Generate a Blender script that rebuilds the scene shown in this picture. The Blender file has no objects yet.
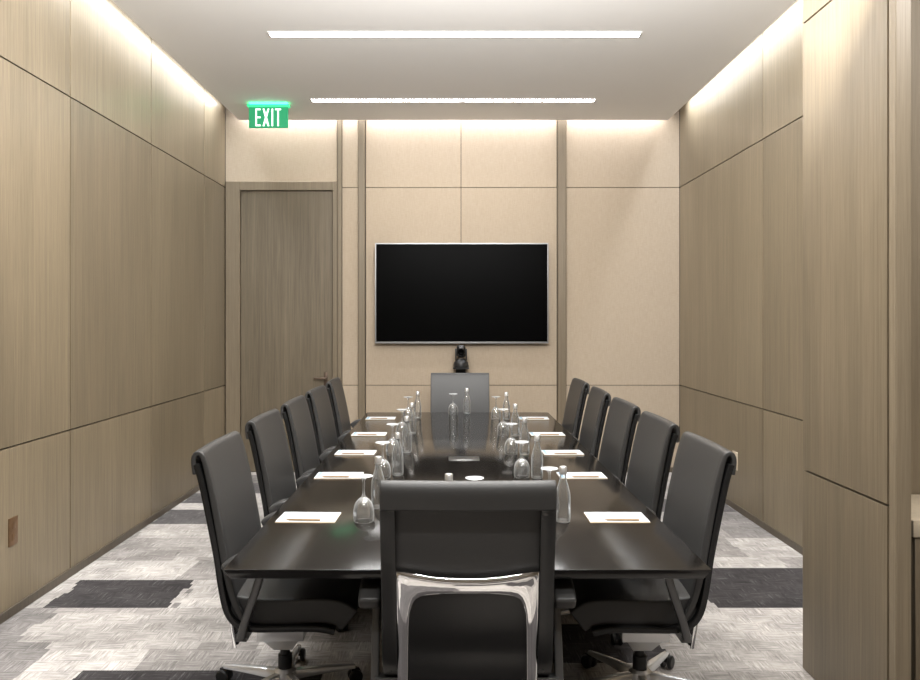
import bpy, bmesh, math, random
from mathutils import Vector, Matrix
random.seed(7)
sc = bpy.context.scene
C = sc.collection
PI = math.pi
F = 780.0; VX = 452.0; VY = 320.0; H = 1.55
try:
    sc.view_settings.view_transform = 'Standard'
    sc.view_settings.look = 'None'
except Exception: pass

# ------------------------------------------------------------------ materials
def newmat(name):
    m = bpy.data.materials.new(name); m.use_nodes = True
    nt = m.node_tree
    return m, nt, nt.nodes, nt.links, nt.nodes['Principled BSDF']

def simple(name, col, rough=0.5, metal=0.0, bump=0.0, bscale=200, trans=0.0, ior=1.45, spec=0.5, var=0.0, coat=0.0):
    m, nt, N, L, b = newmat(name)
    b.inputs['Base Color'].default_value = (*col, 1)
    b.inputs['Roughness'].default_value = rough
    b.inputs['Metallic'].default_value = metal
    b.inputs['Transmission Weight'].default_value = trans
    b.inputs['IOR'].default_value = ior
    b.inputs['Specular IOR Level'].default_value = spec
    b.inputs['Coat Weight'].default_value = coat
    if bump or var:
        tc = N.new('ShaderNodeTexCoord'); nz = N.new('ShaderNodeTexNoise')
        nz.inputs['Scale'].default_value = bscale; nz.inputs['Detail'].default_value = 4
        L.new(tc.outputs['Object'], nz.inputs['Vector'])
        if bump:
            bp = N.new('ShaderNodeBump'); bp.inputs['Strength'].default_value = bump; bp.inputs['Distance'].default_value = 0.002
            L.new(nz.outputs['Fac'], bp.inputs['Height']); L.new(bp.outputs['Normal'], b.inputs['Normal'])
        if var:
            r = N.new('ShaderNodeValToRGB')
            r.color_ramp.elements[0].position = .3; r.color_ramp.elements[1].position = .7
            r.color_ramp.elements[0].color = (*[c*(1-var) for c in col], 1)
            r.color_ramp.elements[1].color = (*[min(1, c*(1+var)) for c in col], 1)
            L.new(nz.outputs['Fac'], r.inputs['Fac']); L.new(r.outputs['Color'], b.inputs['Base Color'])
    return m

def thin_glass(name):
    """thin clear glass: straight-through transmission, Fresnel reflection, painted pale highlight where the wall is seen edge-on"""
    m = bpy.data.materials.new(name); m.use_nodes = True
    N = m.node_tree.nodes; L = m.node_tree.links
    N.remove(N['Principled BSDF'])
    out = N['Material Output']
    tr = N.new('ShaderNodeBsdfTransparent'); tr.inputs['Color'].default_value = (.985, .99, .99, 1)
    gl = N.new('ShaderNodeBsdfGlossy'); gl.inputs['Roughness'].default_value = .06; gl.inputs['Color'].default_value = (1, 1, 1, 1)
    fr = N.new('ShaderNodeFresnel'); fr.inputs['IOR'].default_value = 1.5
    ma = N.new('ShaderNodeMath'); ma.operation = 'MULTIPLY_ADD'; ma.inputs[1].default_value = .8; ma.inputs[2].default_value = .04
    ma.use_clamp = True
    mx = N.new('ShaderNodeMixShader')
    L.new(fr.outputs[0], ma.inputs[0]); L.new(ma.outputs[0], mx.inputs[0])
    L.new(tr.outputs[0], mx.inputs[1]); L.new(gl.outputs[0], mx.inputs[2])
    lw = N.new('ShaderNodeLayerWeight'); lw.inputs['Blend'].default_value = .5
    pw = N.new('ShaderNodeMath'); pw.operation = 'POWER'; pw.inputs[1].default_value = 3.5
    L.new(lw.outputs['Facing'], pw.inputs[0])
    mb = N.new('ShaderNodeMath'); mb.operation = 'MULTIPLY_ADD'; mb.inputs[1].default_value = .85; mb.inputs[2].default_value = .03
    L.new(pw.outputs[0], mb.inputs[0])
    df = N.new('ShaderNodeBsdfTranslucent'); df.inputs['Color'].default_value = (.95, .97, .98, 1)  # pale film that paints bright outlines onto the glass edges
    d2 = N.new('ShaderNodeBsdfDiffuse'); d2.inputs['Color'].default_value = (.95, .97, .98, 1)
    md = N.new('ShaderNodeMixShader'); md.inputs[0].default_value = .6
    L.new(df.outputs[0], md.inputs[1]); L.new(d2.outputs[0], md.inputs[2])
    m2 = N.new('ShaderNodeMixShader')
    L.new(mb.outputs[0], m2.inputs[0]); L.new(mx.outputs[0], m2.inputs[1]); L.new(md.outputs[0], m2.inputs[2])
    L.new(m2.outputs[0], out.inputs['Surface'])
    return m

def wood(name, c0, c1, rough=0.45, scale=(65, 65, 1.0), island=.12, spec=.4, cloud=.10, lo=.31, hi=.69):
    m, nt, N, L, b = newmat(name)
    tc = N.new('ShaderNodeTexCoord'); geo = N.new('ShaderNodeNewGeometry')
    mul = N.new('ShaderNodeMath'); mul.operation = 'MULTIPLY'; mul.inputs[1].default_value = 37.0
    L.new(geo.outputs['Random Per Island'], mul.inputs[0])
    add = N.new('ShaderNodeVectorMath'); add.operation = 'ADD'
    L.new(tc.outputs['Object'], add.inputs[0]); L.new(mul.outputs[0], add.inputs[1])
    mp = N.new('ShaderNodeMapping'); mp.inputs['Scale'].default_value = scale
    L.new(add.outputs[0], mp.inputs['Vector'])
    n1 = N.new('ShaderNodeTexNoise'); n1.inputs['Scale'].default_value = 1.0; n1.inputs['Detail'].default_value = 6
    n1.inputs['Roughness'].default_value = .65; n1.inputs['Distortion'].default_value = .6
    L.new(mp.outputs[0], n1.inputs['Vector'])
    mp2 = N.new('ShaderNodeMapping'); mp2.inputs['Scale'].default_value = tuple(s*6 for s in scale)
    L.new(add.outputs[0], mp2.inputs['Vector'])
    n2 = N.new('ShaderNodeTexNoise'); n2.inputs['Scale'].default_value = 1.0; n2.inputs['Detail'].default_value = 3
    L.new(mp2.outputs[0], n2.inputs['Vector'])
    mx = N.new('ShaderNodeMath'); mx.operation = 'MULTIPLY_ADD'; mx.inputs[1].default_value = .45
    sub = N.new('ShaderNodeMath'); sub.operation = 'MULTIPLY'; sub.inputs[1].default_value = .55
    L.new(n1.outputs['Fac'], sub.inputs[0]); L.new(n2.outputs['Fac'], mx.inputs[0]); L.new(sub.outputs[0], mx.inputs[2])
    r = N.new('ShaderNodeValToRGB')
    r.color_ramp.elements[0].position = lo; r.color_ramp.elements[1].position = hi
    r.color_ramp.elements[0].color = (*c0, 1); r.color_ramp.elements[1].color = (*c1, 1)
    L.new(mx.outputs[0], r.inputs['Fac'])
    mr = N.new('ShaderNodeMapRange'); mr.inputs['To Min'].default_value = 1-island; mr.inputs['To Max'].default_value = 1+island
    L.new(geo.outputs['Random Per Island'], mr.inputs['Value'])
    # broad tonal drift across each leaf of veneer
    mp3 = N.new('ShaderNodeMapping'); mp3.inputs['Scale'].default_value = (3.5, 3.5, .5)
    L.new(add.outputs[0], mp3.inputs['Vector'])
    n3 = N.new('ShaderNodeTexNoise'); n3.inputs['Scale'].default_value = 1.0; n3.inputs['Detail'].default_value = 2
    L.new(mp3.outputs[0], n3.inputs['Vector'])
    m3 = N.new('ShaderNodeMapRange'); m3.inputs['From Min'].default_value = .3; m3.inputs['From Max'].default_value = .7
    m3.inputs['To Min'].default_value = 1-cloud; m3.inputs['To Max'].default_value = 1+cloud
    L.new(n3.outputs['Fac'], m3.inputs['Value'])
    mm = N.new('ShaderNodeMath'); mm.operation = 'MULTIPLY'
    L.new(mr.outputs[0], mm.inputs[0]); L.new(m3.outputs[0], mm.inputs[1])
    vm = N.new('ShaderNodeVectorMath'); vm.operation = 'SCALE'
    L.new(r.outputs['Color'], vm.inputs[0]); L.new(mm.outputs[0], vm.inputs['Scale'])
    L.new(vm.outputs[0], b.inputs['Base Color'])
    b.inputs['Roughness'].default_value = rough
    b.inputs['Specular IOR Level'].default_value = spec
    bp = N.new('ShaderNodeBump'); bp.inputs['Strength'].default_value = .04; bp.inputs['Distance'].default_value = .001
    L.new(n2.outputs['Fac'], bp.inputs['Height']); L.new(bp.outputs['Normal'], b.inputs['Normal'])
    return m

def emis(name, col, strength):
    m, nt, N, L, b = newmat(name)
    b.inputs['Base Color'].default_value = (*[c*.5 for c in col], 1)
    b.inputs['Emission Color'].default_value = (*col, 1)
    b.inputs['Emission Strength'].default_value = strength
    return m

def fabric(name, c0, c1):
    m, nt, N, L, b = newmat(name)
    tc = N.new('ShaderNodeTexCoord')
    outs = []
    for s in ((60, 60, 500), (500, 500, 40)):
        mp = N.new('ShaderNodeMapping'); mp.inputs['Scale'].default_value = s
        L.new(tc.outputs['Object'], mp.inputs['Vector'])
        n = N.new('ShaderNodeTexNoise'); n.inputs['Scale'].default_value = .35; n.inputs['Detail'].default_value = 3
        L.new(mp.outputs[0], n.inputs['Vector']); outs.append(n)
    ad = N.new('ShaderNodeMath'); ad.operation = 'ADD'
    L.new(outs[0].outputs['Fac'], ad.inputs[0]); L.new(outs[1].outputs['Fac'], ad.inputs[1])
    r = N.new('ShaderNodeValToRGB'); r.color_ramp.elements[0].position = .35; r.color_ramp.elements[1].position = .65
    hf = N.new('ShaderNodeMath'); hf.operation = 'MULTIPLY'; hf.inputs[1].default_value = .5
    L.new(ad.outputs[0], hf.inputs[0]); L.new(hf.outputs[0], r.inputs['Fac'])
    r.color_ramp.elements[0].color = (*c0, 1); r.color_ramp.elements[1].color = (*c1, 1)
    L.new(r.outputs['Color'], b.inputs['Base Color'])
    b.inputs['Roughness'].default_value = .7; b.inputs['Specular IOR Level'].default_value = .2
    return m

def carpet(name):
    m, nt, N, L, b = newmat(name)
    at = N.new('ShaderNodeAttribute'); at.attribute_name = 'tone'
    tc = N.new('ShaderNodeTexCoord')
    ns = []
    for s in ((9, 110, 1), (110, 9, 1)):
        mp = N.new('ShaderNodeMapping'); mp.inputs['Scale'].default_value = s
        L.new(tc.outputs['Object'], mp.inputs['Vector'])
        n = N.new('ShaderNodeTexNoise'); n.inputs['Scale'].default_value = 1; n.inputs['Detail'].default_value = 4
        n.inputs['Roughness'].default_value = .7
        L.new(mp.outputs[0], n.inputs['Vector']); ns.append(n)
    ck = N.new('ShaderNodeTexChecker'); ck.inputs['Scale'].default_value = 9.0
    mpc = N.new('ShaderNodeMapping'); mpc.inputs['Location'].default_value = (.01, .01, .3)
    L.new(tc.outputs['Object'], mpc.inputs['Vector']); L.new(mpc.outputs[0], ck.inputs['Vector'])
    ckm = N.new('ShaderNodeMapRange'); ckm.inputs['To Min'].default_value = .12; ckm.inputs['To Max'].default_value = .88
    L.new(ck.outputs['Fac'], ckm.inputs['Value'])
    mx = N.new('ShaderNodeMix'); mx.data_type = 'FLOAT'
    L.new(ckm.outputs[0], mx.inputs['Factor']); L.new(ns[0].outputs['Fac'], mx.inputs['A']); L.new(ns[1].outputs['Fac'], mx.inputs['B'])
    mr = N.new('ShaderNodeMapRange'); mr.inputs['From Min'].default_value = .36; mr.inputs['From Max'].default_value = .64
    mr.inputs['To Min'].default_value = .62; mr.inputs['To Max'].default_value = 1.30
    L.new(mx.outputs['Result'], mr.inputs['Value'])
    nb = N.new('ShaderNodeTexNoise'); nb.inputs['Scale'].default_value = 3.6; nb.inputs['Detail'].default_value = 5
    nb.inputs['Roughness'].default_value = .65
    L.new(tc.outputs['Object'], nb.inputs['Vector'])
    mb = N.new('ShaderNodeMapRange'); mb.inputs['From Min'].default_value = .3; mb.inputs['From Max'].default_value = .7
    mb.inputs['To Min'].default_value = .72; mb.inputs['To Max'].default_value = 1.20
    L.new(nb.outputs['Fac'], mb.inputs['Value'])
    mm = N.new('ShaderNodeMath'); mm.operation = 'MULTIPLY'
    L.new(mr.outputs[0], mm.inputs[0]); L.new(mb.outputs[0], mm.inputs[1])
    vm = N.new('ShaderNodeVectorMath'); vm.operation = 'SCALE'
    L.new(at.outputs['Color'], vm.inputs[0]); L.new(mm.outputs[0], vm.inputs['Scale'])
    fl = N.new('ShaderNodeMapRange'); fl.inputs['From Min'].default_value = .56; fl.inputs['From Max'].default_value = .70
    fl.inputs['To Min'].default_value = 0; fl.inputs['To Max'].default_value = .07
    L.new(mx.outputs['Result'], fl.inputs['Value'])
    ad = N.new('ShaderNodeVectorMath'); ad.operation = 'ADD'
    L.new(vm.outputs[0], ad.inputs[0]); L.new(fl.outputs[0], ad.inputs[1])
    L.new(ad.outputs[0], b.inputs['Base Color'])
    b.inputs['Roughness'].default_value = .95; b.inputs['Specular IOR Level'].default_value = .1
    bp = N.new('ShaderNodeBump'); bp.inputs['Strength'].default_value = .15; bp.inputs['Distance'].default_value = .004
    L.new(mx.outputs['Result'], bp.inputs['Height']); L.new(bp.outputs['Normal'], b.inputs['Normal'])
    return m

M = {}
M['veneer'] = wood('taupe_veneer', (.132, .104, .066), (.246, .196, .130), island=.15, rough=.38)
M['shadedveneer'] = wood('shaded_taupe_veneer', (.104, .081, .052), (.196, .156, .104), island=.08, rough=.38)  # wall veneer darkened, so the pier's shade is put into its colour
M['trimwood'] = wood('brown_trim', (.136, .107, .070), (.212, .169, .114), island=.05, cloud=.05)
M['doorwood'] = wood('door_veneer', (.090, .071, .046), (.170, .136, .091), scale=(32, 32, .6), island=.02)
M['darkwood'] = wood('dark_brown_wood', (.06, .048, .035), (.11, .088, .064))
M['joint'] = simple('dark_joint', (.010, .008, .006), .8, var=.2, bscale=20)
M['fabricwall'] = fabric('beige_grasscloth', (.368, .298, .221), (.424, .348, .263))
M['ceil'] = simple('white_plaster', (.785, .77, .75), .9, bump=.05, bscale=80, spec=.2)
M['carpet'] = carpet('carpet_tiles')
M['table'] = wood('espresso_table', (.0046, .004, .0036), (.012, .0103, .009), rough=.14, scale=(26, .9, 26), island=0, spec=.40, cloud=0, lo=.36, hi=.64)
M['leather'] = simple('black_leather', (.036, .0352, .0342), .41, bump=.15, bscale=350)
M['rail'] = simple('black_satin', (.011, .011, .011), .26, bump=.02, bscale=50)
M['armpad'] = simple('grey_black_arm_pad', (.045, .044, .043), .38, bump=.05, bscale=150)
M['chrome'] = simple('polished_chrome', (.90, .91, .92), .05, 1.0, bump=.01, bscale=15)
M['basechrome'] = simple('bright_polished_aluminium', (.82, .83, .84), .25, .65, bump=.01, bscale=25)
M['alu'] = simple('brushed_aluminium', (.35, .35, .35), .3, 1.0, bump=.03, bscale=120)
M['armmetal'] = simple('dark_grey_metal', (.13, .13, .13), .32, .7, bump=.03, bscale=120)
M['plastic'] = simple('black_plastic', (.015, .015, .015), .4, bump=.03, bscale=200)
M['glass'] = thin_glass('clear_glass')
M['cap'] = simple('silver_cap', (.85, .85, .85), .35, .9, bump=.02, bscale=400)
M['paper'] = simple('white_paper', (.63, .66, .70), .8, var=.02, bscale=60)
M['ink'] = simple('pale_blue_print', (.25, .40, .52), .8, var=.05, bscale=60)
M['board'] = simple('tan_card', (.40, .30, .17), .7, var=.05, bscale=80)
M['pen'] = simple('tan_wood_pen', (.30, .20, .10), .4, var=.1, bscale=90)
M['screen'] = simple('black_screen', (.0015, .0015, .0015), .3, spec=.02, var=.1, bscale=3)
M['bezel'] = simple('silver_bezel', (.26, .26, .26), .35, .9, bump=.02, bscale=80)
M['bronze'] = simple('bronze_plate', (.27, .165, .09), .35, .75, var=.1, bscale=30)
M['lever'] = simple('dark_bronze_lever', (.10, .07, .05), .4, .6, var=.1, bscale=30)
M['ivory'] = simple('beige_plate', (.5, .42, .32), .5, var=.05, bscale=30)
M['stone'] = simple('cream_stone', (.50, .42, .31), .35, var=.1, bscale=25)
M['diff'] = emis('light_diffuser', (1, .99, .975), 46)
M['green'] = emis('green_sign_light', (.018, .31, .13), .85)
M['greenhouse'] = emis('bright_green_housing', (.03, .55, .22), 1.7)
M['greenlamp'] = emis('green_sign_lamp', (.02, .6, .2), 18)
M['letter'] = emis('white_letters', (.86, 1, .92), 1.8)
M['white'] = simple('white_metal', (.7, .7, .7), .5, var=.02, bscale=40)

# ------------------------------------------------------------------ helpers
def box(bm, x0, x1, y0, y1, z0, z1, mi=0):
    vs = [bm.verts.new((x, y, z)) for x in (x0, x1) for y in (y0, y1) for z in (z0, z1)]
    fs = [(0, 1, 3, 2), (4, 6, 7, 5), (0, 4, 5, 1), (2, 3, 7, 6), (0, 2, 6, 4), (1, 5, 7, 3)]
    out = []
    for f in fs:
        fa = bm.faces.new([vs[i] for i in f]); fa.material_index = mi; out.append(fa)
    return vs, out

def bev(bm, w, seg=2, ang=35):
    bmesh.ops.recalc_face_normals(bm, faces=bm.faces[:])
    es = [e for e in bm.edges if len(e.link_faces) == 2 and e.calc_face_angle(0) > math.radians(ang)]
    if es: bmesh.ops.bevel(bm, geom=es, offset=w, segments=seg, affect='EDGES', profile=.5, clamp_overlap=True)

def obj(name, bm, mats, parent=None, smooth=True, ang=38):
    bmesh.ops.recalc_face_normals(bm, faces=bm.faces[:])
    me = bpy.data.meshes.new(name); bm.to_mesh(me); bm.free()
    if not isinstance(mats, (list, tuple)): mats = [mats]
    for m in mats: me.materials.append(m)
    if smooth:
        for p in me.polygons: p.use_smooth = True
        me.set_sharp_from_angle(angle=math.radians(ang))
    o = bpy.data.objects.new(name, me); C.objects.link(o)
    if parent: o.parent = parent
    return o

def tag(o, label, cat, group=None):
    o['label'] = label; o['category'] = cat
    if group: o['group'] = group
    return o

def thing(name, label, cat, loc=(0, 0, 0), rz=0, group=None):
    o = bpy.data.objects.new(name, None); C.objects.link(o)
    o.location = loc; o.rotation_euler = (0, 0, rz); o.empty_display_size = .1
    return tag(o, label, cat, group)

def struct(name, bm, mats, parent=None, smooth=False):
    o = obj(name, bm, mats, parent, smooth)
    o['kind'] = 'structure'
    return o

def dup(root, loc, rz, label, group=None):
    r = root.copy(); C.objects.link(r); r.location = loc; r.rotation_euler = (0, 0, rz)
    r['label'] = label
    if group: r['group'] = group
    for ch in list(root.children):
        c = ch.copy(); C.objects.link(c); c.parent = r
        for g in list(ch.children):
            d = g.copy(); C.objects.link(d); d.parent = c
    return r

def lathe(bm, prof, seg=28, cx=0, cy=0, z0=0):
    rings = []
    for r, z in prof:
        if r < 1e-5:
            rings.append([bm.verts.new((cx, cy, z0+z))])
        else:
            rings.append([bm.verts.new((cx+r*math.cos(2*PI*k/seg), cy+r*math.sin(2*PI*k/seg), z0+z)) for k in range(seg)])
    for a, b in zip(rings, rings[1:]):
        for k in range(seg):
            k2 = (k+1) % seg
            va = [a[0]] if len(a) == 1 else [a[k], a[k2]]
            vb = [b[0]] if len(b) == 1 else [b[k2], b[k]]
            f = va+vb
            if len(f) >= 3: bm.faces.new(f)

def catmull(pts, n=6):
    out = []
    P = [Vector(p) for p in pts]
    for i in range(len(P)-1):
        p0 = P[max(i-1, 0)]; p1 = P[i]; p2 = P[i+1]; p3 = P[min(i+2, len(P)-1)]
        for k in range(n):
            t = k/n
            out.append(.5*((2*p1)+(-p0+p2)*t+(2*p0-5*p1+4*p2-p3)*t*t+(-p0+3*p1-3*p2+p3)*t*t*t))
    out.append(P[-1])
    return out

def sweep(bm, path, xs, th, off=0.0):
    """extrude a strip of thickness th that follows path (y,z) across the x stations xs=[(x, dy)]"""
    n = len(path); A = []; B = []
    for i, p in enumerate(path):
        t = (path[min(i+1, n-1)]-path[max(i-1, 0)]).normalized()
        nr = Vector((-t.y, t.x))
        tk = th[i] if isinstance(th, list) else th
        A.append(p+nr*(off+tk/2)); B.append(p+nr*(off-tk/2))
    loop = A+B[::-1]
    cols = [[bm.verts.new((x, q.x+dy, q.y)) for q in loop] for x, dy in xs]
    m = len(loop)
    for a, b in zip(cols, cols[1:]):
        for i in range(m):
            j = (i+1) % m
            bm.faces.new((a[i], a[j], b[j], b[i]))
    for col in (cols[0], cols[-1]):
        for i in range(n-1):
            bm.faces.new((col[i], col[i+1], col[m-2-i], col[m-1-i]))

# ------------------------------------------------------------------ setting
XL, XR, YB, YF, ZT, ZC = -2.31, 2.32, 7.95, -1.2, 4.0, 3.55
ZJ = [0.0, .885, 2.90, ZT]

# floor
bm = bmesh.new()
cl = bm.loops.layers.float_color.new('tone')
LIGHT = (.41, .378, .347); MID = (.275, .252, .232); MIDL = (.34, .313, .287); DARK = (.052, .047, .046); CHAR = (.11, .101, .098); GREY = (.20, .184, .172)
forced = [(-2.2, -1.53, 4.2, 4.66, DARK), (-1.62, -.55, 3.2, 3.42, DARK), (1.42, 2.32, 4.2, 4.85, DARK),
          (-2.31, -1.75, 5.95, 6.4, CHAR), (-2.31, -2.0, 6.6, 7.0, CHAR), (-1.95, -1.5, 7.0, 7.4, CHAR), (-.9, .1, 4.2, 4.66, DARK), (.3, 1.0, 3.5, 3.95, DARK),
          (1.5, 2.32, 6.3, 6.75, CHAR), (-1.5, -1.0, 4.2, 4.66, LIGHT), (-1.85, -1.2, 3.65, 4.0, MIDL), (-2.31, -1.8, 5.0, 5.3, MID)]
y = YF; row = 0
tiles = []
SUB = 6
while y < YB-.001:
    y1 = min(y+.075, YB)
    if row % SUB == 0:
        tiles = []; x = XL-random.random()*.5
        while x < 3.2:
            r = random.random(); wd = random.choice((.5, .5, .75))
            if y < 2.9: tn = LIGHT if r < .25 else MID if r < .45 else CHAR if r < .65 else DARK  # unseen tiles behind the view made darker to shape the chrome reflections
            else: tn = LIGHT if r < .42 else MIDL if r < .72 else MID if r < .93 else GREY
            tiles.append((x, x+wd, tn)); x += wd
    def jit_(): return random.uniform(-.022, .022)
    edges = [t[0]+jit_() for t in tiles]+[3.3]
    fr = [(a+jit_(), b+jit_(), c, d, e) for a, b, c, d, e in forced if c < (y+y1)/2 < d]
    for k, t in enumerate(tiles):
        xa, xb = max(edges[k], XL), min(edges[k+1], 3.2)
        if k == 0: xa = XL
        if xb <= xa: continue
        cuts = sorted({xa, xb} | {v for f in fr for v in f[:2] if xa < v < xb})
        for ca, cb in zip(cuts, cuts[1:]):
            tn = t[2]
            for f in fr:
                if f[0] <= (ca+cb)/2 <= f[1]: tn = f[4]
            g = random.uniform(.91, 1.09)
            fa = bm.faces.new([bm.verts.new(p) for p in ((ca, y, 0), (cb, y, 0), (cb, y1, 0), (ca, y1, 0))])
            for l in fa.loops: l[cl] = (tn[0]*g, tn[1]*g, tn[2]*g, 1)
    y = y1; row += 1
fl = struct('floor', bm, M['carpet'])

# ceiling: lowered slab with cove slots at left, right and back, closed above
bm = bmesh.new()
SL, SR, SB = -2.13, 2.16, 7.80
box(bm, SL, SR, YF, SB, ZC, ZC+.09)
box(bm, SR+.0005, 3.2, YF, 3.47, ZC, ZC+.09)
box(bm, XL-.1, 3.3, YF, YB+.1, ZT, ZT+.06)
struct('ceiling', bm, M['ceil'])

g = .006
def side_panels(bm, xin, sgn, ys, zs):
    for ya, yb in zip(ys, ys[1:]):
        for za, zb in zip(zs, zs[1:]):
            x0, x1 = (xin-.02, xin) if sgn < 0 else (xin, xin+.02)
            box(bm, x0, x1, ya+g, yb-g, za+g*.75, zb-g*.75, 0)
bm = bmesh.new()
box(bm, XL-.1, XL-.0202, YF, YB, 0, ZT, 1)
side_panels(bm, XL, -1, [YF, -.36, .91, 2.18, 3.45, 4.72, 5.99, 7.27, YB], ZJ)
struct('wall_left', bm, [M['veneer'], M['joint']])
bm = bmesh.new()
box(bm, XR+.0202, XR+.1, 3.57, YB, 0, ZT, 1)
side_panels(bm, XR, 1, [3.57, 4.55, 5.82, YB], ZJ)
struct('wall_right', bm, [M['veneer'], M['joint']])
# projecting pier and niche on the right
bm = bmesh.new()
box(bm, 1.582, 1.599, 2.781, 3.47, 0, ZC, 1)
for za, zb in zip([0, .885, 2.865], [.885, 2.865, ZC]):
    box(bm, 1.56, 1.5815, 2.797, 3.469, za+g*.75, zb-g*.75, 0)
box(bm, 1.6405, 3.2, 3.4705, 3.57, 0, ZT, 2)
struct('wall_right_pier', bm, [M['shadedveneer'], M['joint'], M['trimwood']])
bm = bmesh.new()
box(bm, 1.556, 1.612, 2.735, 2.780, 0, ZC)
bev(bm, .003, 1)
struct('trim_3', bm, M['trimwood'])
bm = bmesh.new()
box(bm, 3.2, 3.3, YF, 3.57, 0, ZT)
struct('wall_right_outer', bm, M['veneer'])
bm = bmesh.new()
box(bm, XL-.1, 3.3, YF-.1, YF, 0, ZT)
struct('wall_front', bm, M['darkwood'])

# back wall
bm = bmesh.new()
box(bm, XL-.1, XR+.1, YB+.0202, YB+.12, 0, ZT, 1)
g2 = .0032
def bpan(x0, x1, zs, mi=0):
    for za, zb in zip(zs, zs[1:]): box(bm, x0+g2, x1-g2, YB, YB+.02, za+g2, zb-g2, mi)
bpan(XL, -1.17, [2.957, ZT])
bpan(-1.12, -.955, ZJ)
bpan(-.88, .092, ZJ); bpan(.092, 1.07, ZJ); bpan(1.162, XR, ZJ)
struct('wall_back', bm, [M['fabricwall'], M['joint']])
# vertical timber fins
for i, (x0, x1) in enumerate([(-.955, -.88), (1.07, 1.162)]):
    bm = bmesh.new(); box(bm, x0+.004, x1-.004, YB-.04, YB+.02, 0, ZT); bev(bm, .003, 1)
    struct('trim_%d' % (i+1), bm, M['trimwood'])
bm = bmesh.new(); box(bm, -1.165, -1.122, YB-.02, YB+.02, 0, ZT); bev(bm, .002, 1)
struct('trim_4', bm, M['trimwood'])
# door frame + leaf
bm = bmesh.new()
box(bm, -2.30, -2.155, YB-.03, YB+.02, 0, 2.957)
box(bm, -1.212, -1.168, YB-.03, YB+.02, 0, 2.957)
box(bm, -2.1545, -1.2125, YB-.03, YB+.02, 2.868, 2.957)
bev(bm, .003, 1)
struct('trim_5', bm, M['trimwood'])
bm = bmesh.new(); box(bm, -2.15, -1.217, YB-.004, YB+.019, .006, 2.862); bev(bm, .002, 1)
door = struct('door_1', bm, M['doorwood'])
bm = bmesh.new()
box(bm, -1.305, -1.265, YB-.012, YB-.003, .86, 1.02); bev(bm, .004, 2)
bm2 = bmesh.new()
box(bm2, -1.40, -1.275, YB-.065, YB-.045, .945, .968); box(bm2, -1.297, -1.275, YB-.05, YB-.01, .945, .968); bev(bm2, .004, 2)
hp = obj('handle_plate', bm, M['lever'], door); obj('lever', bm2, M['lever'], hp)
# baseboards
bm = bmesh.new(); box(bm, XL, XL+.012, YF, YB-.03, 0, .05); bev(bm, .002, 1); struct('baseboard_left', bm, M['darkwood'])
bm = bmesh.new(); box(bm, XR-.012, XR, 3.575, YB-.012, 0, .05); bev(bm, .002, 1); struct('baseboard_right', bm, M['darkwood'])
bm = bmesh.new(); box(bm, 1.165, XR-.013, YB-.012, YB, 0, .05); bev(bm, .002, 1); struct('baseboard_back', bm, M['darkwood'])

# ------------------------------------------------------------------ fixed things
def ceiling_light(y, x0, x1, label):
    cx = (x0+x1)/2; hw = (x1-x0)/2
    t = thing('ceiling_light', label, 'light', (cx, y, ZC), 0, 'linear ceiling lights')
    bm = bmesh.new(); box(bm, -hw, hw, -.038, .038, -.006, -.002); obj('diffuser', bm, M['diff'], t, False)
    bm = bmesh.new()
    box(bm, -hw-.010, hw+.010, -.048, -.0385, -.009, 0); box(bm, -hw-.010, hw+.010, .0385, .048, -.009, 0)
    box(bm, -hw-.010, -hw-.0005, -.038, .038, -.009, 0); box(bm, hw+.0005, hw+.010, -.038, .038, -.009, 0)
    obj('frame', bm, M['white'], t, False)
    return t
ceiling_light(5.45, -1.27, 1.31, 'long white linear ceiling light nearer the camera, the longer-looking one')
ceiling_light(7.08, -1.27, 1.29, 'long white linear ceiling light nearer the wall with the television')

# exit sign
t = thing('exit_sign', 'green glowing EXIT sign hanging from the ceiling before the door', 'sign', (-1.69, 7.19, ZC))
bm = bmesh.new(); box(bm, -.193, .193, -.035, .035, -.04, -.018); bev(bm, .004, 2); obj('housing', bm, M['greenhouse'], t)
bm = bmesh.new(); box(bm, -.170, .170, -.022, .022, -.0178, 0); obj('lamp_strip', bm, M['greenlamp'], t, False)
bm = bmesh.new(); box(bm, -.180, .180, -.012, .012, -.230, -.0405); bev(bm, .002, 1); pl = obj('panel', bm, M['green'], t)
bm = bmesh.new()
def poly(pts):
    a = [bm.verts.new((x, -.0130, z)) for x, z in pts]; b = [bm.verts.new((x, -.0175, z)) for x, z in pts]
    bm.faces.new(a[::-1]); bm.faces.new(b)
    for i in range(len(a)):
        j = (i+1) % len(a); bm.faces.new((a[i], a[j], b[j], b[i]))
zb, zt = -.216, -.056; st = .0125; lw = .047
def rect(x0, x1, z0, z1): poly([(x0, z0), (x1, z0), (x1, z1), (x0, z1)])
x = -.118
rect(x, x+st, zb, zt); zm = (zb+zt)/2
for z0 in (zb, zm-st/2, zt-st): rect(x+st, x+lw, z0, z0+st)
x += lw+.020; s2 = .0145
poly([(x, zb), (x+s2, zb), (x+.060, zt), (x+.060-s2, zt)])
cxl = x+.030; zc = zm
poly([(x+.060, zb), (x+.060-s2, zb), (cxl-s2*.45, zc-.012), (cxl+.008, zc)])
poly([(x, zt), (x+s2, zt), (cxl+s2*.45, zc+.012), (cxl-.008, zc)])
x += .060+.022
rect(x, x+st, zb, zt)
x += st+.020
rect(x+.0205, x+.0205+st, zb, zt-st); rect(x, x+.0535, zt-st, zt)
obj('lettering', bm, M['letter'], pl, False)

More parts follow.
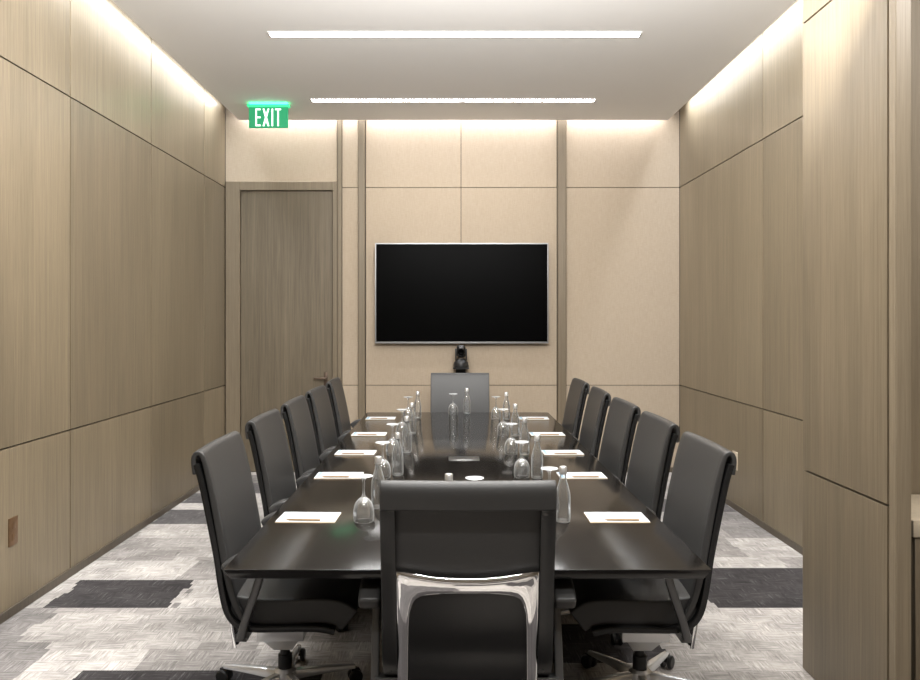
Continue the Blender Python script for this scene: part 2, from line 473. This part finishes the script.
# television
X0, X1 = (375-VX)*7.87/F, (548.5-VX)*7.87/F
Z1, Z0 = H+(VY-243)*7.87/F, H+(VY-343.5)*7.87/F
cx = (X0+X1)/2; hw = (X1-X0)/2; hz = (Z1-Z0)/2
t = thing('television', 'large flat black television mounted on the beige wall', 'television', (cx, 7.87, (Z0+Z1)/2))
bm = bmesh.new(); box(bm, -hw+.01, hw-.01, .002, .03, -hz+.01, hz-.01); bev(bm, .004, 1); obj('back_shell', bm, M['plastic'], t)
bm = bmesh.new(); box(bm, -hw+.013, hw-.013, -.004, .0015, -hz+.020, hz-.013); obj('screen', bm, M['screen'], t, False)
bm = bmesh.new()
box(bm, -hw, hw, -.008, .02, hz-.0125, hz); box(bm, -hw, hw, -.008, .02, -hz, -hz+.0195)
box(bm, -hw, -hw+.0125, -.008, .02, -hz+.0197, hz-.0127); box(bm, hw-.0125, hw, -.008, .02, -hz+.0197, hz-.0127)
bev(bm, .002, 1); obj('bezel', bm, M['bezel'], t)
bm = bmesh.new(); box(bm, -.3, .3, .0302, .0795, -.2, .2); bev(bm, .003, 1); obj('wall_bracket', bm, M['plastic'], t)

# conference camera on a small wall bracket
t = thing('conference_camera', 'small black pan tilt camera on a bracket under the television', 'camera', ((461-VX)*7.8/F, 7.80, 1.075))
bm = bmesh.new(); box(bm, -.08, .08, -.07, .15, -.012, 0); box(bm, -.05, .05, .135, .1495, -.12, .06); bev(bm, .002, 1); obj('bracket', bm, M['plastic'], t)
bm = bmesh.new(); lathe(bm, [(0, .001), (.075, .001), (.078, .02), (.07, .055), (.045, .075), (.04, .09), (0, .09)]); obj('base', bm, M['plastic'], t)
for s in (-1, 1):
    bm = bmesh.new(); box(bm, s*.052-.008, s*.052+.008, -.03, .03, .07, .19)
    bev(bm, .006, 2); obj('yoke_arm', bm, M['plastic'], t)
bm = bmesh.new(); box(bm, -.043, .043, -.05, .05, .10, .225); bev(bm, .025, 4); hd = obj('head', bm, M['rail'], t)
bm = bmesh.new(); lathe(bm, [(0, 0), (.03, 0), (.032, .02), (.024, .024), (0, .018)])
bmesh.ops.rotate(bm, verts=bm.verts[:], cent=(0, 0, 0), matrix=Matrix.Rotation(PI/2, 3, 'X'))
bmesh.ops.translate(bm, verts=bm.verts[:], vec=(0, -.048, .16)); obj('lens', bm, M['screen'], hd)

# outlets
t = thing('wall_outlet', 'small bronze outlet plate low on the left wood wall', 'outlet', (XL, 4.10, .44), PI/2)
bm = bmesh.new(); box(bm, -.043, .043, -.006, -.0005, -.074, .074); bev(bm, .003, 2); p = obj('plate', bm, M['bronze'], t)
for z in (-.03, .03):
    bm = bmesh.new(); box(bm, -.017, .017, -.0085, -.0062, z-.017, z+.017); bev(bm, .004, 2); obj('socket', bm, M['bronze'], p)
t = thing('wall_outlet', 'small beige outlet plate low on the right wood wall behind chair', 'outlet', (XR, 6.38, .40), -PI/2)
bm = bmesh.new(); box(bm, -.055, .055, -.008, -.0005, -.074, .074); bev(bm, .003, 2); p = obj('plate', bm, M['ivory'], t)
for z in (-.03, .03):
    bm = bmesh.new(); box(bm, -.017, .017, -.0105, -.0082, z-.017, z+.017); bev(bm, .004, 2); obj('socket', bm, M['ivory'], p)

# sideboard in the right niche
t = thing('sideboard', 'wood sideboard with cream stone top behind the pier at right edge', 'sideboard', (2.44, 3.23, 0))
bm = bmesh.new(); box(bm, -.655, .63, -.205, .22, 0, .712); bev(bm, .003, 1); obj('body', bm, M['trimwood'], t)
bm = bmesh.new(); box(bm, -.665, .665, -.23, .225, .7125, .778); bev(bm, .004, 2); obj('top', bm, M['stone'], t)
for k in range(2):
    bm = bmesh.new(); box(bm, -.654+.641*k, -.014+.641*k, -.223, -.206, .05, .710); bev(bm, .002, 1); d = obj('door', bm, M['trimwood'], t)
    bm = bmesh.new(); box(bm, -.05+.09*k, -.04+.09*k, -.243, -.2235, .4, .55); bev(bm, .002, 1); obj('handle', bm, M['alu'], d)

# ------------------------------------------------------------------ conference table
TX, TY0, TY1, TW = .05, 2.53, 6.85, .795
TZ = .74
t = thing('conference_table', 'long dark espresso wood conference table with glossy top', 'table', (TX, (TY0+TY1)/2, 0))
hl = (TY1-TY0)/2
bm = bmesh.new()
vs, fs = box(bm, -TW, TW, -hl, hl, .703, TZ)
for v in vs:
    if v.co.z < .72: v.co.x *= 1-.02/TW; v.co.y *= 1-.02/hl
bev(bm, .004, 2); obj('tabletop', bm, M['table'], t)
bm = bmesh.new(); box(bm, -.42, .42, -hl+.45, hl-.45, .64, .7025); bev(bm, .003, 1); obj('apron', bm, M['table'], t)
for s in (-1, 1):
    bm = bmesh.new(); box(bm, -.28, .28, s*1.25-.2, s*1.25+.2, .0, .6395); bev(bm, .004, 1); obj('pedestal', bm, M['table'], t)
t = thing('power_box', 'flush silver cable hatch in the middle of the dark table', 'power outlet', (TX+.02, 4.55, TZ))
bm = bmesh.new(); box(bm, -.09, .09, -.06, .06, .0003, .003); bev(bm, .001, 1); obj('rim', bm, M['alu'], t)
bm = bmesh.new(); box(bm, -.08, .08, -.05, .05, .0032, .0055); bev(bm, .001, 1); obj('flap', bm, M['alu'], t)

# ------------------------------------------------------------------ chair
front = [(-.088, .372), (-.118, .415), (-.145, .47), (-.163, .53), (-.178, .60), (-.192, .68), (-.210, .78), (-.230, .88), (-.250, .97), (-.263, 1.016)]
lip = [(-.272, 1.035), (-.285, 1.041), (-.297, 1.033), (-.302, 1.010), (-.296, .960)]
padpath = catmull([Vector(p) for p in front+lip], 4)
railpath = catmull([Vector(p) for p in [(.245, .370), (.17, .383), (.02, .383), (-.06, .383), (-.118, .396), (-.155, .440), (-.176, .53), (-.192, .64), (-.212, .745), (-.233, .85), (-.255, .95), (-.272, 1.005)]], 4)
def back_y(z):
    P = [(-.120, .28), (-.142, .42)]+front[2:]
    for (y0, z0), (y1, z1) in zip(P, P[1:]):
        if z0 <= z <= z1: return y0+(y1-y0)*(z-z0)/(z1-z0)
    return P[0][0] if z < P[0][1] else P[-1][0]

def make_chair(label):
    t = thing('office_chair', label, 'chair', (0, 0, 0), 0)
    bm = bmesh.new()
    n = len(padpath)
    th = [.018+.010*min(1, max(0, math.sin(PI*min(1, i/(n*.62))))) if i < n*.62 else .018 for i in range(n)]
    xs = [(x, .012*(x/.27)**2-.006) for x in [-.275+.55*k/12 for k in range(13)]]
    sweep(bm, padpath, xs, th)
    bev(bm, .005, 3); obj('backrest', bm, M['leather'], t)
    bm = bmesh.new()
    sp = catmull([Vector(p) for p in [(-.16, .444), (-.08, .432), (0, .426), (.1, .428), (.19, .430), (.255, .420), (.298, .390)]], 4)
    sweep(bm, sp, [(-.254+.508*k/8, 0) for k in range(9)], .098)
    bev(bm, .03, 4); obj('seat', bm, M['leather'], t)
    for s in (-1, 1):
        bm = bmesh.new()
        a, b = sorted((s*.228, s*.2765))
        sweep(bm, railpath, [(a, 0), (b, 0)], .024, off=.014)
        bev(bm, .004, 2); obj('side_rail', bm, M['rail'], t)
    # black cover over the rear of the lower back
    bm = bmesh.new()
    cp = catmull([Vector((back_y(z), z)) for z in (.285, .34, .42, .48, .54, .60, .65, .70)], 3)
    sweep(bm, cp, [(-.205+.41*k/8, -.008) for k in range(9)], .010, off=.018)
    bev(bm, .003, 2); obj('lower_back_cover', bm, M['rail'], t)
    # chrome bracket: a broad flat arch of bright metal with flared corners and a dipped top edge
    bm = bmesh.new()
    half = [(-.228, .280, -.194, .280), (-.228, .355, -.194, .355), (-.228, .42, -.193, .42), (-.228, .48, -.192, .48), (-.228, .56, -.190, .55), (-.228, .62, -.186, .610), (-.228, .67, -.179, .641), (-.228, .715, -.167, .660),
            (-.2278, .750, -.148, .671), (-.202, .749, -.126, .676), (-.16, .742, -.095, .679), (-.11, .735, -.063, .680), (-.055, .731, -.03, .681), (0, .730, 0, .681)]
    pairs = half+[(-a, b, -c, d) for a, b, c, d in half[-2::-1]]
    rows = []
    def bow(x): return -.010*(1-(x/.228)**2)
    for a, b, c, d in pairs:
        ya = back_y(b)-.032+bow(a); yc = back_y(d)-.036+bow(c)
        ring = []
        for k, bl in ((0, 0), (.06, .003), (.2, .0052), (.5, .0062), (.8, .0052), (.94, .003), (1, 0)):
            x_ = a+(c-a)*k; z_ = b+(d-b)*k
            ring.append(bm.verts.new((x_, ya+(yc-ya)*k-bl, z_)))
        ring.append(bm.verts.new((c, yc+.010, d))); ring.append(bm.verts.new((a, ya+.010, b)))
        rows.append(ring)
    for p, q in zip(rows, rows[1:]):
        for i in range(9):
            j = (i+1) % 9; bm.faces.new((p[i], p[j], q[j], q[i]))
    bm.faces.new(rows[0]); bm.faces.new(rows[-1][::-1])
    br = obj('back_bracket', bm, M['chrome'], t, True, 45); br['label'] = 'polished chrome bracket behind the lower back'
    for s in (-1, 1):
        bm = bmesh.new(); a, b = sorted((s*.286, s*.358))
        sweep(bm, catmull([Vector(p) for p in [(.19, .635), (.12, .648), (.0, .652), (-.10, .648), (-.16, .615)]], 4), [(a, 0), (b, 0)], .048)
        bev(bm, .014, 3); ar = obj('armrest', bm, M['armpad'], t)
        bm = bmesh.new(); a, b = sorted((s*.294, s*.322))
        sweep(bm, catmull([Vector(p) for p in [(-.105, .345), (-.09, .41), (-.060, .50), (-.035, .58), (-.025, .640)]], 4), [(a, 0), (b, 0)], .030)
        bev(bm, .006, 2)
        a, b = sorted((s*.18, s*.305)); box(bm, a, b, -.125, -.085, .335, .362)
        sp_ = obj('arm_support', bm, M['armmetal'], ar); sp_['label'] = 'dark grey metal arm support'
    bm = bmesh.new()
    box(bm, -.15, .15, -.10, .12, .355, .378); bev(bm, .004, 1)
    vs, fs = box(bm, -.085, .085, -.10, .09, .245, .3545)
    bev(bm, .012, 2)
    vs, fs = box(bm, -.07, .07, -.08, .07, .19, .2445)
    for v in vs:
        if v.co.z < .20: v.co.x *= .5; v.co.y *= .5
    obj('tilt_mechanism', bm, M['basechrome'], t)
    bm = bmesh.new(); lathe(bm, [(0, .095), (.029, .095), (.029, .16), (.020, .162), (.020, .195), (0, .195)], 20); obj('gas_column', bm, M['plastic'], t)
    bm = bmesh.new(); lathe(bm, [(0, .05), (.045, .05), (.05, .065), (.045, .095), (.033, .105), (0, .105)], 24); obj('base_hub', bm, M['basechrome'], t)
    for k in range(5):
        ang = PI/2+2*PI*k/5+.3
        bm = bmesh.new()
        secs = [(.03, .024, .056, .094), (.14, .020, .060, .090), (.25, .015, .061, .081), (.295, .013, .061, .077)]
        rr = []
        for r_, w_, z0, z1 in secs:
            rr.append([bm.verts.new((r_, -w_, z0)), bm.verts.new((r_, w_, z0)), bm.verts.new((r_, w_*.7, z1)), bm.verts.new((r_, -w_*.7, z1))])
        for p, q in zip(rr, rr[1:]):
            for i in range(4):
                j = (i+1) % 4; bm.faces.new((p[i], p[j], q[j], q[i]))
        bm.faces.new(rr[0]); bm.faces.new(rr[-1][::-1])
        bev(bm, .004, 2, 40)
        bmesh.ops.rotate(bm, verts=bm.verts[:], cent=(0, 0, 0), matrix=Matrix.Rotation(ang, 3, 'Z'))
        lg = obj('base_leg', bm, M['basechrome'], t)
        bm = bmesh.new()
        for sd in (-1, 1):
            b2 = bmesh.new(); lathe(b2, [(0, -.009), (.024, -.009), (.029, -.005), (.029, .005), (.024, .009), (0, .009)], 20)
            bmesh.ops.rotate(b2, verts=b2.verts[:], cent=(0, 0, 0), matrix=Matrix.Rotation(PI/2, 3, 'X'))
            bmesh.ops.translate(b2, verts=b2.verts[:], vec=(.295, sd*.017, .0292))
            me = bpy.data.meshes.new('tmp'); b2.to_mesh(me); b2.free(); bm.from_mesh(me); bpy.data.meshes.remove(me)
        box(bm, .278, .312, -.007, .007, .03, .060)
        bmesh.ops.rotate(bm, verts=bm.verts[:], cent=(0, 0, 0), matrix=Matrix.Rotation(ang, 3, 'Z'))
        obj('caster', bm, M['plastic'], lg)
    return t

chair = make_chair('black leather office chair at near end of table, seen from behind')
chair.location = (TX, 2.715, 0)
dup(chair, (TX+.025, 7.10, 0), PI, 'black leather office chair at far end of table under the television')
ordw = ['nearest the camera', 'second from the camera', 'third from the camera', 'fourth from the camera', 'farthest from the camera']
YL = [3.25, 4.13, 4.92, 5.72, 6.56]; YR = [3.24, 4.02, 4.80, 5.62, 6.48]
for i in range(5):
    dup(chair, (TX-(.745 if i == 0 else .77), YL[i], 0), -PI/2+math.radians(random.uniform(-1, 1)), 'black leather chair on the door side of table, '+ordw[i], 'office chairs along the door side')
    dup(chair, (TX+(.73 if i == 0 else .74), YR[i], 0), PI/2+math.radians(random.uniform(-1, 1)), 'black leather chair on the right side of table, '+ordw[i], 'office chairs along the right side')

# ------------------------------------------------------------------ table settings
def make_pad(label):
    t = thing('notepad', label, 'notepad', (0, 0, TZ))
    bm = bmesh.new(); box(bm, -.12, .12, -.08, .08, .0005, .002); obj('backing_card', bm, M['board'], t, False)
    bm = bmesh.new(); box(bm, -.119, .119, -.0745, .079, .0021, .005); pg = obj('pages', bm, M['paper'], t, False)
    bm = bmesh.new(); box(bm, -.113, -.096, -.06, .07, .0051, .0056); obj('printed_strip', bm, M['ink'], pg, False)
    return t
def make_pen(label):
    bm = bmesh.new(); lathe(bm, [(0, -.072), (.0012, -.071), (.0040, -.058), (.0044, .05), (.0038, .068), (0, .069)], 12)
    bmesh.ops.rotate(bm, verts=bm.verts[:], cent=(0, 0, 0), matrix=Matrix.Rotation(PI/2, 3, 'Y'))
    return tag(obj('pen', bm, M['pen']), label, 'pen')
def make_goblet(label):
    bm = bmesh.new()
    outer = [(.0375, 0), (.0392, .001), (.0418, .02), (.0418, .038), (.0385, .060), (.031, .078), (.020, .090), (.010, .097), (.0055, .104), (.0042, .125), (.0045, .158), (.008, .171), (.020, .177), (.037, .181), (.037, .183), (0, .184)]
    inner = [(.0375, 0), (.0404, .02), (.0404, .038), (.0370, .059), (.0295, .0765), (.018, .088), (.008, .093), (0, .095)]
    lathe(bm, outer, 32); lathe(bm, inner, 32)
    bmesh.ops.remove_doubles(bm, verts=bm.verts[:], dist=.00005)
    return tag(obj('goblet', bm, M['glass']), label, 'glass')
def make_bottle(label):
    t = thing('water_bottle', label, 'bottle')
    bm = bmesh.new()
    P = [(.022, .0), (.028, .003), (.0300, .015), (.0300, .095), (.0285, .115), (.0215, .145), (.0145, .167), (.0128, .185), (.0128, .2)]
    lathe(bm, [(0, .003)]+P+[(.0110, .2)]+[(.0110, .186), (.0127, .167), (.0197, .145), (.0266, .114), (.0281, .095), (.0281, .016), (.026, .008), (0, .009)], 28)
    obj('bottle_body', bm, M['glass'], t)
    bm = bmesh.new(); lathe(bm, [(0, .2225), (.0138, .2225), (.0155, .220), (.0155, .192), (.0134, .192), (.0134, .2005), (0, .2005)], 24)
    c = obj('cap', bm, M['cap'], t); c['label'] = 'silver screw cap'
    return t
PY = [3.19, 4.05, 4.75, 5.52, 6.41]
first = {}
def put(kind, maker, loc, label, group=None, rz=0):
    if kind not in first:
        o = maker(label); first[kind] = o; o.location = loc; o.rotation_euler = (0, 0, rz)
    else:
        o = dup(first[kind], loc, rz, label)
    if group: o['group'] = group
    elif 'group' in o: del o['group']
    return o
jit = lambda a: random.uniform(-a, a)
for i in range(5):
    for side, xs in (('door', -1), ('right', 1)):
        a = jit(.03)
        x = -.585 if xs < 0 else .672
        put('pad', make_pad, (x, PY[i], TZ), 'white notepad on the %s side of table, %s' % (side, ordw[i]), 'notepads along the table', a)
        put('pen', make_pen, (x+.01*xs, PY[i]-.064, TZ+.0096), 'tan pen lying on notepad on the %s side, %s' % (side, ordw[i]), 'pens on the notepads', a+jit(.03))
    put('gob', make_goblet, (-.352+jit(.006), PY[i]-.05, TZ+.0003), 'upturned clear goblet on the door side of table, %s' % ordw[i], 'upturned goblets on the table')
    put('bot', make_bottle, (-.318 if i == 0 else -.280+jit(.006), PY[i]+(.17 if i == 0 else .02), TZ+.0003), 'clear water bottle with silver cap, door side, %s' % ordw[i], 'water bottles on the table')
    put('gob', make_goblet, (.412 if i == 0 else .356+jit(.006), PY[i]-.03+(.14 if i == 0 else 0), TZ+.0003), 'upturned clear goblet on right side of table, %s' % ordw[i], 'upturned goblets on the table')
    put('bot', make_bottle, (.440+jit(.006), PY[i]-.06, TZ+.0003), 'clear water bottle with silver cap, right side, %s' % ordw[i], 'water bottles on the table')
fg = put('gob', make_goblet, (.01, 6.72, TZ+.0003), 'upturned clear goblet at the far head of table before the chair', 'upturned goblets on the table')
fb = put('bot', make_bottle, (.128, 6.73, TZ+.0003), 'clear water bottle with silver cap at the far head of table', 'water bottles on the table')
fg.scale = (1, 1, .95)
put('gob', make_goblet, (.09, 3.10, TZ+.0003), 'upturned clear goblet just behind the nearest chair back', 'upturned goblets on the table')
put('bot', make_bottle, (-.012, 2.98, TZ+.0003), 'clear water bottle whose cap peeks over the nearest chair back', 'water bottles on the table')

# ------------------------------------------------------------------ lights
def area(name, loc, sx, sy, power, rot=(0, 0, 0), col=(1, .985, .965), spread=180):
    l = bpy.data.lights.new(name, 'AREA'); l.shape = 'RECTANGLE'; l.size = sx; l.size_y = sy; l.energy = power; l.color = col
    l.spread = math.radians(spread)
    o = bpy.data.objects.new(name, l); C.objects.link(o); o.location = loc; o.rotation_euler = rot
    return o
COOL = (.86, .92, 1.0)
# wall washers hidden in the coves
area('cove_light_left', (-2.215, 3.1, 3.74), .04, 9.0, 98, (0, math.radians(4), 0), COOL, 120)
area('cove_light_right', (2.235, 5.55, 3.74), .04, 4.2, 50, (0, math.radians(-4), 0), COOL, 120)
area('cove_light_back', (0, 7.875, 3.74), 4.3, .04, 32, (math.radians(4), 0, 0), (.93, .94, 1.0), 110)
# upper strips that brighten the inside of the coves
area('cove_strip_left', (-2.24, 3.2, 3.70), .03, 9.2, 18, (0, math.radians(60), 0), COOL)
area('cove_strip_right', (2.25, 5.6, 3.70), .03, 4.2, 9, (0, math.radians(-60), 0), COOL)
area('cove_strip_back', (0, 7.89, 3.70), 4.4, .03, 6, (math.radians(60), 0, 0), COOL)
for yy in (3.8, 2.15, .5):
    area('ceiling_lamp', (0, yy, 3.54), 2.58, .10, 85)
area('niche_fill', (2.4, 1.6, 3.4), .3, .3, 70, (math.radians(30), 0, 0))  # unseen fill light added to brighten the dark niche
# unseen fill light added above the frame to brighten the white ceiling
area('ceiling_fill', (.1, 2.8, 2.80), 2.4, .3, 180, (math.radians(180-50), 0, 0))
w = bpy.data.worlds.new('World'); sc.world = w; w.use_nodes = True
w.node_tree.nodes['Background'].inputs[0].default_value = (.05, .048, .045, 1)

# ------------------------------------------------------------------ camera
cam = bpy.data.cameras.new('camera'); co = bpy.data.objects.new('camera', cam); C.objects.link(co)
co.location = (0, 0, H); co.rotation_euler = (PI/2, 0, 0)
cam.sensor_width = 36; cam.lens = F/920*36; cam.shift_x = (460-VX)/920; cam.shift_y = -(340-VY)/920
cam.clip_start = .05
sc.camera = co
